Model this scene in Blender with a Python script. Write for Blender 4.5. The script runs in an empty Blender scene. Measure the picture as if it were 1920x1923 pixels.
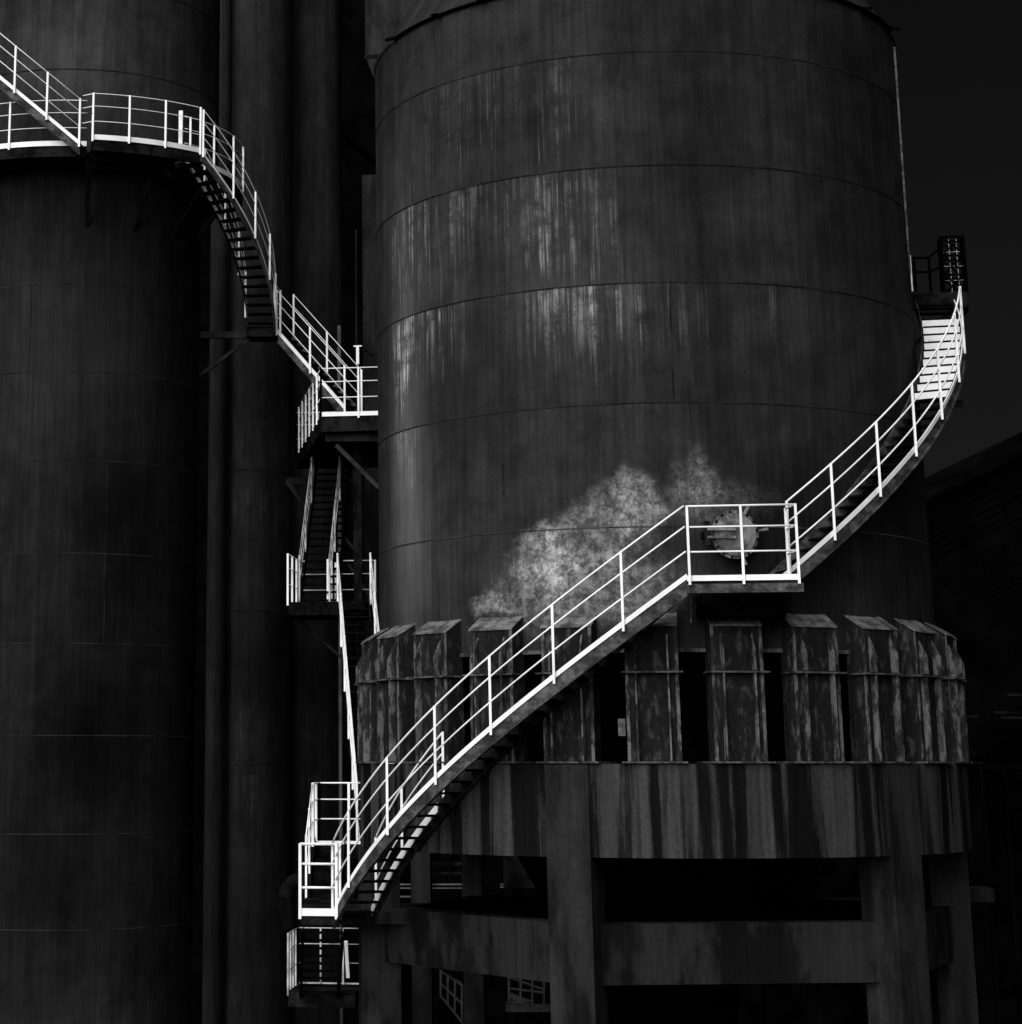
import bpy, math, random
from mathutils import Vector, Matrix
random.seed(7)
scene = bpy.context.scene
COL = scene.collection
R = math.radians

# ------------------------------------------------------------------ camera
FPX, PX0, PY0 = 3996.21, 575.47, 449.67          # focal length and principal point in photo pixels (1920 wide)
YAW, PITCH = R(-9.0953), R(13.83794)
CAMLOC = Vector((0.0, -39.3669, 9.0))
cd = bpy.data.cameras.new('camera'); cam = bpy.data.objects.new('camera', cd); COL.objects.link(cam)
cam.location = CAMLOC
cam.rotation_euler = (math.pi/2 + PITCH, 0, -YAW)
cd.sensor_fit = 'HORIZONTAL'; cd.sensor_width = 36.0
cd.lens = FPX/1920*36.0
cd.shift_x = (960-PX0)/1920; cd.shift_y = (PY0-961.5)/1920
cd.clip_start = 0.1; cd.clip_end = 2000
scene.camera = cam
cF = Vector((math.sin(YAW)*math.cos(PITCH), math.cos(YAW)*math.cos(PITCH), math.sin(PITCH)))
cR = Vector((math.cos(YAW), -math.sin(YAW), 0)); cU = cR.cross(cF)
def ray(x, y): return cF + cR*((x-PX0)/FPX) + cU*((PY0-y)/FPX)
def at(x, y, dep):
    d = ray(x, y); return CAMLOC + d*(dep/d.y)
def oncyl(x, y, r):
    d = ray(x, y); o = CAMLOC
    a = d.x**2+d.y**2; b = 2*(o.x*d.x+o.y*d.y); k = o.x**2+o.y**2-r*r
    t = (-b-math.sqrt(max(0, b*b-4*a*k)))/(2*a); q = o+d*t
    return math.degrees(math.atan2(q.x, -q.y)), q.z

# ------------------------------------------------------------------ light
SUN_AZ, SUN_EL = -20.0, 33.0      # degrees left of the line tank -> camera, and above the horizon
w = bpy.data.worlds.new('World'); scene.world = w; w.use_nodes = True
nt = w.node_tree; nt.nodes.clear()
sky = nt.nodes.new('ShaderNodeTexSky'); sky.sky_type = 'NISHITA'; sky.sun_disc = False
sky.sun_elevation = R(SUN_EL)
sky.sun_rotation = R(180 - SUN_AZ)
bw = nt.nodes.new('ShaderNodeRGBToBW'); bg = nt.nodes.new('ShaderNodeBackground'); wo = nt.nodes.new('ShaderNodeOutputWorld')
bg.inputs[1].default_value = 0.0008
nt.links.new(sky.outputs[0], bw.inputs[0]); nt.links.new(bw.outputs[0], bg.inputs[0]); nt.links.new(bg.outputs[0], wo.inputs[0])
sd = bpy.data.lights.new('sun', 'SUN'); sun = bpy.data.objects.new('sun', sd); COL.objects.link(sun)
sd.energy = 2.5; sd.angle = R(72); sd.color = (1.0, 1.0, 1.0)
sdir = Vector((math.sin(R(SUN_AZ))*math.cos(R(SUN_EL)), -math.cos(R(SUN_AZ))*math.cos(R(SUN_EL)), math.sin(R(SUN_EL))))
sun.rotation_euler = sdir.to_track_quat('Z', 'Y').to_euler(); sun.location = (-10, -30, 40)
vs = scene.view_settings
vs.view_transform = 'Standard'; vs.look = 'None'; vs.gamma = 1; vs.use_curve_mapping = False
vs.exposure = 1.0

# ------------------------------------------------------------------ materials
def newmat(name, rough=0.85, spec=0.08):
    m = bpy.data.materials.new(name); m.use_nodes = True
    b = m.node_tree.nodes['Principled BSDF']
    b.inputs['Roughness'].default_value = rough
    b.inputs['Specular IOR Level'].default_value = spec
    return m, m.node_tree, b
class N:
    """small node graph helper"""
    def __init__(s, nt): s.nt = nt
    def link(s, a, sock):
        if isinstance(a, (int, float)): sock.default_value = a
        else: s.nt.links.new(a, sock)
    def math(s, op, a, b=0.0, c=None, clamp=False):
        n = s.nt.nodes.new('ShaderNodeMath'); n.operation = op; n.use_clamp = clamp
        s.link(a, n.inputs[0]); s.link(b, n.inputs[1])
        if c is not None: s.link(c, n.inputs[2])
        return n.outputs[0]
    def comb(s, x, y, z):
        n = s.nt.nodes.new('ShaderNodeCombineXYZ')
        s.link(x, n.inputs[0]); s.link(y, n.inputs[1]); s.link(z, n.inputs[2]); return n.outputs[0]
    def noise(s, v, scale=1.0, detail=5, rough=0.55, dist=0.0):
        n = s.nt.nodes.new('ShaderNodeTexNoise'); s.nt.links.new(v, n.inputs['Vector'])
        n.inputs['Scale'].default_value = scale; n.inputs['Detail'].default_value = detail
        n.inputs['Roughness'].default_value = rough; n.inputs['Distortion'].default_value = dist
        return n.outputs['Fac']
    def ramp(s, f, a, b, lo=0.0, hi=1.0, smooth=True):
        n = s.nt.nodes.new('ShaderNodeMapRange'); n.interpolation_type = 'SMOOTHSTEP' if smooth else 'LINEAR'
        s.link(f, n.inputs[0]); n.inputs[1].default_value = a; n.inputs[2].default_value = b
        n.inputs[3].default_value = lo; n.inputs[4].default_value = hi
        return n.outputs[0]
    def coords(s, cyl=None):
        tc = s.nt.nodes.new('ShaderNodeTexCoord'); sp = s.nt.nodes.new('ShaderNodeSeparateXYZ')
        s.nt.links.new(tc.outputs['Object'], sp.inputs[0])
        x, y, z = sp.outputs
        if cyl:
            ang = s.math('ARCTAN2', x, s.math('MULTIPLY', y, -1.0))
            x = s.math('MULTIPLY', ang, cyl); y = 0.0
        return x, y, z
    def grey(s, v, bsdf):
        n = s.comb(v, v, v); s.nt.links.new(n, bsdf.inputs['Base Color'])
    def bump(s, h, bsdf, strength=0.3, dist=0.02):
        n = s.nt.nodes.new('ShaderNodeBump'); n.inputs['Strength'].default_value = strength; n.inputs['Distance'].default_value = dist
        s.nt.links.new(h, n.inputs['Height']); s.nt.links.new(n.outputs[0], bsdf.inputs['Normal'])

def shell_mat(name, base, rad, blots=(), streaks=(), soft=(), dark=(), zvar=None, amp=1.0):
    """weathered plate: fine vertical run marks, cloudy rust, local stains; soft and dark patches also paint light and shade (u in metres round the shell, z in metres)"""
    m, t, b = newmat(name, 0.8, 0.06); n = N(t)
    u, _, z = n.coords(rad)
    P = n.comb(u, 0.0, z)
    cloud = n.noise(P, 0.35, 4, 0.5)
    cl2 = n.noise(P, 1.6, 9, 0.66, 0.3)
    fine = n.noise(n.comb(n.math('MULTIPLY', u, 14.0), 3.3, n.math('MULTIPLY', z, 0.55)), 1.0, 5, 0.6)
    wide = n.noise(n.comb(n.math('MULTIPLY', u, 2.6), 7.7, n.math('MULTIPLY', z, 0.16)), 1.0, 4, 0.55)
    grit = n.noise(P, 22.0, 4, 0.75)
    v = n.ramp(cloud, 0.3, 0.7, 0.62, 1.42, False)
    v = n.math('MULTIPLY', v, n.ramp(cl2, 0.3, 0.7, 0.58, 1.42, False))
    v = n.math('MULTIPLY', v, n.ramp(fine, 0.3, 0.72, 0.74, 1.42, False))
    v = n.math('MULTIPLY', v, n.ramp(wide, 0.3, 0.7, 0.78, 1.25, False))
    v = n.math('MULTIPLY', v, n.ramp(grit, 0.3, 0.7, 0.72, 1.28, False))
    v = n.math('MULTIPLY', v, base)
    w1 = n.noise(P, 0.9, 6, 0.62); w2 = n.noise(n.comb(z, 4.0, u), 0.9, 6, 0.62)
    def mask(u0, z0, su, sz, warp=0.9, pw=1.0):
        uu = n.math('ADD', u, n.math('MULTIPLY', n.math('SUBTRACT', w1, 0.5), warp*2))
        zz = n.math('ADD', z, n.math('MULTIPLY', n.math('SUBTRACT', w2, 0.5), warp*2))
        du = n.math('DIVIDE', n.math('SUBTRACT', uu, u0), su); dz = n.math('DIVIDE', n.math('SUBTRACT', zz, z0), sz)
        d2 = n.math('ADD', n.math('MULTIPLY', du, du), n.math('MULTIPLY', dz, dz))
        return n.math('EXPONENT', n.math('MULTIPLY', d2, -1.0))
    if blots:
        web = n.noise(P, 4.2, 14, 0.80, 0.15)
        webv = n.math('MULTIPLY', n.math('ADD', n.math('MULTIPLY', n.ramp(web, 0.43, 0.60), 0.95), n.math('MULTIPLY', n.ramp(n.noise(P, 11.0, 10, 0.75, 0.4), 0.42, 0.68), 0.5)), n.ramp(fine, 0.25, 0.7, 0.65, 1.35, False))
        for (a, z0, su, sz, k) in blots:
            mk = n.ramp(mask(a*R(1)*rad, z0, su, sz, 0.7), 0.22, 0.8)
            v = n.math('ADD', v, n.math('MULTIPLY', n.math('MULTIPLY', mk, n.math('ADD', webv, 0.16)), k))
    if streaks:
        # runs start at the plate seams and thin out downwards; each course has its own set
        cz = n.math('DIVIDE', n.math('SUBTRACT', 20.639, z), 1.992)
        tt = n.math('FRACT', cz); ci = n.math('FLOOR', cz)
        us = n.math('ADD', u, n.math('MULTIPLY', ci, 0.037))
        sv = n.noise(n.comb(n.math('MULTIPLY', us, 17.0), n.math('MULTIPLY', ci, 0.35), n.math('MULTIPLY', z, 0.42)), 1.0, 5, 0.68)
        sv2 = n.noise(n.comb(n.math('MULTIPLY', us, 5.0), 9.3, n.math('MULTIPLY', z, 0.3)), 1.0, 4, 0.6)
        svt = n.math('SUBTRACT', sv, n.math('MULTIPLY', n.math('POWER', tt, 1.6), 0.13))
        svv = n.math('MULTIPLY', n.ramp(svt, 0.40, 0.74), n.ramp(sv2, 0.36, 0.68, 0.3, 1.2))
        brk = n.ramp(n.noise(P, 2.6, 10, 0.75), 0.40, 0.58, 0.08, 1.0)
        svv = n.math('MULTIPLY', svv, brk)
        for (a, z0, su, sz, k) in streaks:
            v = n.math('ADD', v, n.math('MULTIPLY', n.math('MULTIPLY', mask(a*R(1)*rad, z0, su, sz, 0.35), svv), k))
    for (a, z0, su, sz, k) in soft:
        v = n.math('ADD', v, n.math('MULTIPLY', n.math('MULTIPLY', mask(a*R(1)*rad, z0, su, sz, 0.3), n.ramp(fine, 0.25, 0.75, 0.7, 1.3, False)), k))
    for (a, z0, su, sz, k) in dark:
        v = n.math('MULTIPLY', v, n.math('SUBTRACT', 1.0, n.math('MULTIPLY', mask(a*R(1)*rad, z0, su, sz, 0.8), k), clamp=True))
    n.grey(v, b)
    n.bump(n.math('ADD', cl2, n.math('MULTIPLY', grit, 0.25)), b, 0.25, 0.02)
    return m
def rough_mat(name, lo, hi, su=2.0, sz=2.0, a=0.4, c=0.62, detail=7, cyl=None, rough=0.85, spec=0.06, grit=0.2, rnd=True, runs=0.0):
    """two-tone worn surface; su, sz = noise frequency across and along z (low sz gives runs)"""
    m, t, b = newmat(name, rough, spec); n = N(t)
    x, y, z = n.coords(cyl)
    off = 0.0
    if rnd:
        oi = t.nodes.new('ShaderNodeObjectInfo'); off = n.math('MULTIPLY', oi.outputs['Random'], 40.0)
    v3 = n.comb(n.math('ADD', n.math('MULTIPLY', x, su), off), n.math('MULTIPLY', y, su) if not isinstance(y, float) else 0.0, n.math('MULTIPLY', z, sz))
    f = n.noise(v3, 1.0, detail, 0.62, 0.2)
    v = n.ramp(f, a, c, lo, hi)
    g3 = n.comb(n.math('MULTIPLY', x, 1.0), n.math('MULTIPLY', y, 1.0) if not isinstance(y, float) else 0.0, z)
    g = n.noise(g3, 18.0, 4, 0.7)
    v = n.math('MULTIPLY', v, n.ramp(g, 0.3, 0.7, 1-grit, 1+grit, False))
    if runs:
        h = n.noise(n.comb(n.math('MULTIPLY', x, 9.0), n.math('MULTIPLY', y, 9.0) if not isinstance(y, float) else off, n.math('MULTIPLY', z, 0.35)), 1.0, 5, 0.6)
        v = n.math('MULTIPLY', v, n.ramp(h, 0.3, 0.7, 1-runs, 1+runs, False))
    n.grey(v, b); n.bump(g, b, 0.3, 0.012)
    return m
M = {}
def white_paint():
    m, t, b = newmat('chipped_white_paint', 0.5, 0.3); n = N(t)
    x, y, z = n.coords()
    P = n.comb(x, y, z)
    v = n.ramp(n.noise(P, 1.3, 4, 0.6), 0.35, 0.65, 0.70, 0.88)
    chip = n.ramp(n.noise(P, 11.0, 7, 0.72), 0.64, 0.70, 1.0, 0.18)
    v = n.math('MULTIPLY', v, chip)
    n.grey(v, b); n.bump(n.noise(P, 30, 3, .6), b, 0.2, 0.005)
    return m
M['white'] = white_paint()
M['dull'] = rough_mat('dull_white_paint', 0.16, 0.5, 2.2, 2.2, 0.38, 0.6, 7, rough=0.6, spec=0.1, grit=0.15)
M['web'] = rough_mat('weathered_stringer', 0.022, 0.085, 2.6, 5.0, 0.40, 0.66, 9, grit=0.4, runs=0.3)
M['tread'] = rough_mat('dark_tread_plate', 0.0025, 0.006, 5, 5, spec=0.0)
M['under'] = rough_mat('dark_beam_steel', 0.004, 0.014, 2, 2, grit=0.3, spec=0.0)
M['beam'] = rough_mat('grey_beam_steel', 0.012, 0.028, 2, 2, grit=0.3)
M['black'] = rough_mat('near_black_steel', 0.0008, 0.002, 1, 1, spec=0.0)  # plain near-black grey for recesses, undersides and back walls
M['bracket'] = rough_mat('flaking_bracket_steel', 0.010, 0.034, 7.5, 3.0, 0.52, 0.62, 14, grit=0.4, runs=0.45)
M['fin'] = rough_mat('flaking_fin_steel', 0.018, 0.10, 6.0, 2.4, 0.44, 0.58, 10, grit=0.35, runs=0.3)
M['cap'] = rough_mat('weathered_cap_plate', 0.04, 0.15, 5, 5, 0.35, 0.65, 8, grit=0.3)
M['flange'] = rough_mat('flange_edge_steel', 0.02, 0.08, 4, 4, 0.4, 0.6, grit=0.3)
M['concrete'] = rough_mat('run_stained_concrete', 0.003, 0.033, 2.1, 0.12, 0.44, 0.54, 7, grit=0.28, runs=0.5)
M['pier'] = rough_mat('stained_pier_concrete', 0.005, 0.0185, 1.6, 0.5, 0.36, 0.6, 7, grit=0.25, runs=0.25, rnd=False)
M['tie'] = rough_mat('stained_tie_beam_concrete', 0.0038, 0.0155, 0.8, 0.35, 0.42, 0.52, 4, grit=0.2, runs=0.28, rnd=False)
M['slab'] = rough_mat('dark_slab', 0.0012, 0.005, 0.7, 1, 0.45, 0.6, spec=0.0)  # very dark grey floor slab
M['faintseam'] = rough_mat('faint_weld_seam', 0.008, 0.019, 1.6, 2, .4, .6)
M['seam'] = rough_mat('dark_weld_seam', 0.005, 0.018, 1.1, 2, .4, .6)
M['seamlight'] = rough_mat('worn_weld_seam', 0.018, 0.055, 1.2, 2, 0.4, 0.6)
M['pale'] = rough_mat('pale_distant_steel', 0.06, 0.12, 1, 1)
M['dimpale'] = rough_mat('dim_distant_steel', 0.018, 0.035, 1, 1, spec=0.0)
M['plate'] = rough_mat('riveted_plate', 0.009, 0.022, 1.4, 0.6, grit=0.3, runs=0.3)
M['hatch'] = rough_mat('manhole_lid_steel', 0.06, 0.19, 3.5, 2.5, 0.4, 0.6, 8, grit=0.3)
M['ground'] = rough_mat('cinder_ground', 0.004, 0.01, 0.3, 1)
M['roofing'] = rough_mat('corrugated_roofing', 0.0012, 0.003, 0.5, 0.5, spec=0.0)
M['darkrail'] = rough_mat('unlit_rail_black', 0.0008, 0.0015, 2, 2, spec=0.0)  # unlit look of the top-landing rails put into a near-black colour
M['shell'] = shell_mat('main_shell_plate', 0.0155, 4.9,
    blots=[(-20.5, 12.25, .58, .60, .19), (-3, 13.12, .62, .48, .17), (-11, 12.5, 1.0, .55, .11), (-11, 11.7, 1.75, .65, .12), (9.5, 13.25, .45, .65, .07), (-31, 11.5, .6, .24, .13), (14, 13.1, 1.0, .35, .05)],
    streaks=[(-57.5, 15.6, .34, 1.4, 1.1), (-56, 18.0, .45, 1.2, .35), (-47, 16.7, .65, 1.2, .32), (-16, 17.2, .75, 1.7, .32), (-8, 16.4, .6, 1.1, .24), (3, 15.6, .9, 1.0, .10), (30, 16.6, .6, 1.2, .06), (-22, 19.5, 1.6, 1.4, .07), (-40, 19.0, .7, 1.6, .12)],
    soft=[(-56, 13.4, .62, 2.2, .060), (-58, 16.6, .5, 3.0, .026), (-15, 17.0, .9, 1.6, .012), (-46, 17.0, .8, 1.5, .012)],  # left-limb patches: edge glow painted into the plate colour
    dark=[(26, 12.3, 1.5, 1.4, .45), (55, 13.5, 1.4, 4.0, .35), (48, 19, 1.6, 3.0, .3), (8, 19.5, .9, 2.0, .2), (-30, 14.9, 1.1, 1.0, .25), (12, 15.2, .9, 1.0, .2)])  # right-flank patches: shade painted in as darker plate
M['shell2'] = shell_mat('left_shell_plate', 0.0185, 3.4, streaks=[(6, 25.3, .7, 1.0, .05), (-10, 20.3, 1.2, 1.0, .03), (18, 19.5, 1.0, 1.5, .02)], soft=[(4, 25.2, .9, .8, .016), (8, 18.6, 3.2, 2.6, .028)],  # wide soft patch: light painted in below the shading platform
    dark=[(22, 9.5, 1.6, 1.8, .8), (10, 6.3, 1.6, 1.2, .65), (35, 14.6, 1.2, 1.4, .6), (0, 7, 9, 5.5, .45)])  # broadest patch paints a light fall-off towards the base
M['pipe1'] = shell_mat('background_pipe_plate', 0.011, 1.0)
M['pipe2'] = shell_mat('background_vessel_plate', 0.0115, 2.0, streaks=[(5, 16, 1.0, 3.0, .05), (0, 9, 1.0, 3.0, .05)], dark=[(0, 11.5, 3, 1.2, .5), (0, 19.5, 3, 1.0, .4)])

# ------------------------------------------------------------------ mesh helpers
class MB:
    def __init__(s): s.v = []; s.f = []; s.smooth = []
    def add(s, vs, fs, smooth=False):
        o = len(s.v); s.v += [Vector(p) for p in vs]; s.f += [tuple(i+o for i in f) for f in fs]; s.smooth += [smooth]*len(fs)
    def hexa(s, c):
        s.add(c, [(0,3,2,1),(4,5,6,7),(0,1,5,4),(1,2,6,5),(2,3,7,6),(3,0,4,7)])
    def box(s, x0, x1, y0, y1, z0, z1):
        s.hexa([(x0,y0,z0),(x1,y0,z0),(x1,y1,z0),(x0,y1,z0),(x0,y0,z1),(x1,y0,z1),(x1,y1,z1),(x0,y1,z1)])
    def bar(s, a, b, wx, wz, up=(0,0,1)):
        a, b = Vector(a), Vector(b); d = (b-a).normalized(); up = Vector(up)
        if abs(d.dot(up)) > .99: up = Vector((0,1,0))
        r = d.cross(up).normalized()*wx/2; u = r.cross(d).normalized()*wz/2
        s.hexa([a-r-u, a+r-u, b+r-u, b-r-u, a-r+u, a+r+u, b+r+u, b-r+u])
    def tube(s, pts, rad, n=8, caps=True):
        pts = [Vector(p) for p in pts]; L = len(pts); vs = []
        d0 = (pts[1]-pts[0]).normalized(); ref = Vector((0,0,1)) if abs(d0.z) < .9 else Vector((1,0,0))
        for i, p in enumerate(pts):
            d = (pts[min(i+1,L-1)]-pts[max(i-1,0)]).normalized()
            r = d.cross(ref).normalized(); u = r.cross(d).normalized()
            for k in range(n):
                a = 2*math.pi*k/n; vs.append(p + r*math.cos(a)*rad + u*math.sin(a)*rad)
        fs = [(i*n+k, i*n+(k+1)%n, (i+1)*n+(k+1)%n, (i+1)*n+k) for i in range(L-1) for k in range(n)]
        if caps: fs += [tuple(range(n-1,-1,-1)), tuple((L-1)*n+k for k in range(n))]
        s.add(vs, fs, True)
    def sweep(s, path, outs, o0, o1, h0, h1):
        """rectangular section carried along path; outs = horizontal outward unit vectors"""
        vs = []
        for p, q in zip(path, outs):
            p, q = Vector(p), Vector(q)
            for o, h in ((o0,h0),(o1,h0),(o1,h1),(o0,h1)): vs.append(p+q*o+Vector((0,0,h)))
        L = len(path)
        fs = [(i*4+k, i*4+(k+1)%4, (i+1)*4+(k+1)%4, (i+1)*4+k) for i in range(L-1) for k in range(4)]
        fs += [(3,2,1,0), tuple((L-1)*4+k for k in range(4))]
        s.add(vs, fs)
    def lathe(s, prof, n=128, c=(0,0), a0=0, a1=360, smooth=True):
        closed = abs(a1-a0) >= 360; m = n if closed else n+1; vs = []
        for i in range(m):
            a = R(a0+(a1-a0)*i/n)
            for (r, z) in prof: vs.append((c[0]+r*math.sin(a), c[1]-r*math.cos(a), z))
        k = len(prof); fs = []
        for i in range(n):
            j = (i+1) % m
            for q in range(k-1): fs.append((i*k+q, j*k+q, j*k+q+1, i*k+q+1))
        s.add(vs, fs, smooth)
    def prism(s, poly, z0, z1):
        n = len(poly); vs = [(p[0],p[1],z0) for p in poly]+[(p[0],p[1],z1) for p in poly]
        s.add(vs, [tuple(range(n-1,-1,-1)), tuple(range(n,2*n))]+[(i,(i+1)%n,n+(i+1)%n,n+i) for i in range(n)])
    def build(s, name, mat, parent=None, autos=False):
        me = bpy.data.meshes.new(name); off = Vector((0,0,0))
        if parent is not None: off = world_loc(parent)
        me.from_pydata([tuple(p-off) for p in s.v], [], s.f)
        for p, q in zip(me.polygons, s.smooth): p.use_smooth = q
        import bmesh
        bm = bmesh.new(); bm.from_mesh(me); bmesh.ops.recalc_face_normals(bm, faces=bm.faces); bm.to_mesh(me); bm.free()
        me.materials.append(mat if not isinstance(mat, str) else M[mat])
        o = bpy.data.objects.new(name, me); COL.objects.link(o); o.parent = parent
        return o
def world_loc(o):
    p = Vector((0,0,0))
    while o is not None: p += Vector(o.location); o = o.parent
    return p
def tag(o, label=None, cat=None, group=None, kind=None):
    if label: o['label'] = label
    if cat: o['category'] = cat
    if group: o['group'] = group
    if kind: o['kind'] = kind
    return o
def thing(name, label, cat, loc=(0,0,0), group=None):
    o = bpy.data.objects.new(name, None); COL.objects.link(o); o.location = loc; o.empty_display_size = .3
    return tag(o, label, cat, group)
def pol(r, a, z=0.0, c=(0,0)): return Vector((c[0]+r*math.sin(R(a)), c[1]-r*math.cos(R(a)), z))
def rad_out(a): return Vector((math.sin(R(a)), -math.cos(R(a)), 0))

# ------------------------------------------------------------------ stairs, railings, platforms
def railing(parent, path, posts, h=(1.12, .80, .42), pr=.029, rr=.014, mat='white', drop=.08):
    """path: list of base points (dense). posts: list of base points where posts stand."""
    names = ('handrail', 'mid_rail', 'mid_rail')
    for k, hh in enumerate(h):
        b = MB(); b.tube([Vector(p)+Vector((0,0,hh)) for p in path], rr if k else rr*1.15, 8); b.build(names[k], mat, parent)
    for p in posts:
        b = MB(); p = Vector(p)
        b.bar(p-Vector((0,0,drop)), p+Vector((0,0,h[0]+.01)), pr*1.9, pr*1.3, (1,0,0)); b.build('railing_post', mat, parent)
def curved_flight(root, c, ri, ro, a0, z0, a1, z1, n, post_az=(), inner_post_az=(), kick_in=True, sky_gap_az=(), webh=.24, rail_top=None, kick_h=.085, rail_r=None, kin=None, rail_end=None, rr=.014, pr=.029, ipr=.03, irr=.014, hs=(1.12,.80,.42), inmat='under'):
    K = 48
    A = [a0+(a1-a0)*i/K for i in range(K+1)]
    zf = lambda a: z0+(z1-z0)*(a-a0)/(a1-a0)
    outs = [rad_out(a) for a in A]
    po = [pol(ro, a, zf(a), c) for a in A]; pi = [pol(ri, a, zf(a), c) for a in A]
    b = MB(); b.sweep(po, outs, -.012, .0, -.02-webh, kick_h-.004); b.sweep(po, outs, .002, .05, -.02-webh, -.005-webh); b.build('stringer', 'web', root)
    b = MB(); b.sweep(po, outs, .003, .022, .0, kick_h); b.build('kick_plate', 'white', root)
    b = MB(); b.sweep(pi, outs, .0, .012, -.02-webh, kick_h-.004); b.build('stringer', inmat, root)
    if kick_in:
        sel = [i for i in range(K+1) if kin is None or A[i] <= kin]
        b = MB(); b.sweep([pi[i] for i in sel], [outs[i] for i in sel], .015, .03, -.06, kick_h); b.build('kick_plate', 'white', root)
    tl = R(1)*(ri+ro)/2
    for i in range(n):
        a = a0+(a1-a0)*(i+.5)/n; z = zf(a)-.07
        hw = .125/tl
        b = MB(); vs = []
        for (r, aa) in ((ri+.035, a-hw), (ro-.014, a-hw), (ro-.014, a+hw), (ri+.035, a+hw)): vs.append(pol(r, aa, z-.035, c))
        vs += [v+Vector((0,0,.035)) for v in vs]
        b.hexa(vs); b.build('tread', 'tread', root)
        if sky_gap_az and sky_gap_az[0] <= a <= sky_gap_az[1]:  # added white plates stand in for bright sky between treads
            b = MB(); st = abs(z1-z0)/n
            aa = a+hw*.55
            vs = [pol(ri+.036, aa, z+.005, c), pol(ro-.016, aa, z+.005, c), pol(ro-.016, aa+.2, z+.005, c), pol(ri+.036, aa+.2, z+.005, c)]
            vs += [v+Vector((0,0,st-.045)) for v in vs]; b.hexa(vs); b.build('sky_gap_plate', 'white', root)
    ro2 = ro+.045
    if post_az:
        re_ = rail_end or post_az[-1]; A2 = [post_az[0]+(re_-post_az[0])*i/40 for i in range(41)]
        railing(root, [pol(ro2, a, zf(a), c) for a in A2], [pol(ro2, a, zf(a), c) for a in post_az], pr=pr, rr=rr, h=hs)
    if inner_post_az:
        A2 = [inner_post_az[0]+(inner_post_az[-1]-inner_post_az[0])*i/24 for i in range(25)]
        railing(root, [pol(ri-.03, a, zf(a), c) for a in A2], [pol(ri-.03, a, zf(a), c) for a in inner_post_az], pr=ipr, rr=irr, h=hs)
    return zf
def straight_flight(root, top, bot, w, n, rails=(1, 1), kick=(1, 1), posts=3, webh=.24, kick_h=.10, pr=.034, rr=.02, side=None, web='web', h=(1.12,.80,.42), inset=(.05,.05), rmat='white'):
    """top, bot: centre line points; w: width; side vector horizontal"""
    top, bot = Vector(top), Vector(bot); d = bot-top
    sdv = Vector((d.y, -d.x, 0)).normalized() if side is None else Vector(side).normalized()
    for k, sg in enumerate((-1, 1)):
        o = sdv*sg; path = [top+o*w/2, bot+o*w/2]
        b = MB(); b.sweep(path, [o, o], -.014, 0, -.02-webh, kick_h-.004); b.sweep(path, [o, o], .002, .045, -.02-webh, -.005-webh); b.build('stringer', web, root)
        if kick[k]:
            b = MB(); b.sweep(path, [o, o], .003, .02, -.03, kick_h); b.build('kick_plate', 'white', root)
        if rails[k]:
            p2 = [p+o*inset[k] for p in path]
            railing(root, p2, [p2[0].lerp(p2[1], (i+.5)/posts if posts < 3 else i/(posts-1)) for i in range(posts)], pr=pr, rr=rr, h=h, mat=rmat)
    dh = Vector((d.x, d.y, 0)).normalized()
    for i in range(n):
        p = top.lerp(bot, (i+.5)/n)+Vector((0,0,-.07)); b = MB()
        q = [p-sdv*(w/2-.016)-dh*.12, p+sdv*(w/2-.016)-dh*.12, p+sdv*(w/2-.016)+dh*.12, p-sdv*(w/2-.016)+dh*.12]
        b.hexa([v-Vector((0,0,.035)) for v in q]+q); b.build('tread', 'tread', root)
def platform(root, poly, z, rails=(), th=.22, toe=None, toe_h=.10, post_n=None, deckmat='under', h=(1.12,.80,.42), pr=.036, rr=.021, railmat='white', joists=True):
    """poly: list of xy; rails: list of (i,j,nposts) edges carrying a railing; toe: edges with a white toe board"""
    b = MB(); b.prism(poly, z-.05, z); b.build('deck', deckmat, root)
    cx = sum(p[0] for p in poly)/len(poly); cy = sum(p[1] for p in poly)/len(poly)
    b = MB()
    for i in range(len(poly)):
        a, c = Vector((*poly[i], z)), Vector((*poly[(i+1) % len(poly)], z)); d = (c-a).normalized(); o = Vector((d.y, -d.x, 0))
        if o.dot(a-Vector((cx, cy, z))) < 0: o = -o
        b.sweep([a+d*.02, c-d*.02], [o, o], -.10, -.005, -.05-th, -.053)
    if joists:
        for k in (1, 2):
            t = k/3; p = Vector((*poly[0], z)).lerp(Vector((*poly[1], z)), t); q = Vector((*poly[3 % len(poly)], z)).lerp(Vector((*poly[2], z)), t)
            b.bar(p.lerp(q, .06)-Vector((0,0,.13)), p.lerp(q, .94)-Vector((0,0,.13)), .07, .13)
    b.build('edge_beam', deckmat, root)
    for (i, j) in (toe or ()):
        a, c = Vector((*poly[i], z)), Vector((*poly[j], z)); d = (c-a).normalized(); o = Vector((d.y, -d.x, 0))
        if o.dot(a-Vector((cx, cy, z))) < 0: o = -o
        b = MB(); b.sweep([a, c], [o, o], .003, .02, -.03, toe_h); b.build('toe_board', railmat, root)
    for (i, j, k) in rails:
        a, c = Vector((*poly[i], z)), Vector((*poly[j], z))
        railing(root, [a, c], [a.lerp(c, q/(k-1)) for q in range(k)], h=h, pr=pr, rr=rr, mat=railmat)

# ------------------------------------------------------------------ ground
b = MB(); b.add([(-900,-900,0),(900,-900,0),(900,900,0),(-900,900,0)], [(0,1,2,3)])
tag(b.build('ground', 'ground'), kind='structure')

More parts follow.
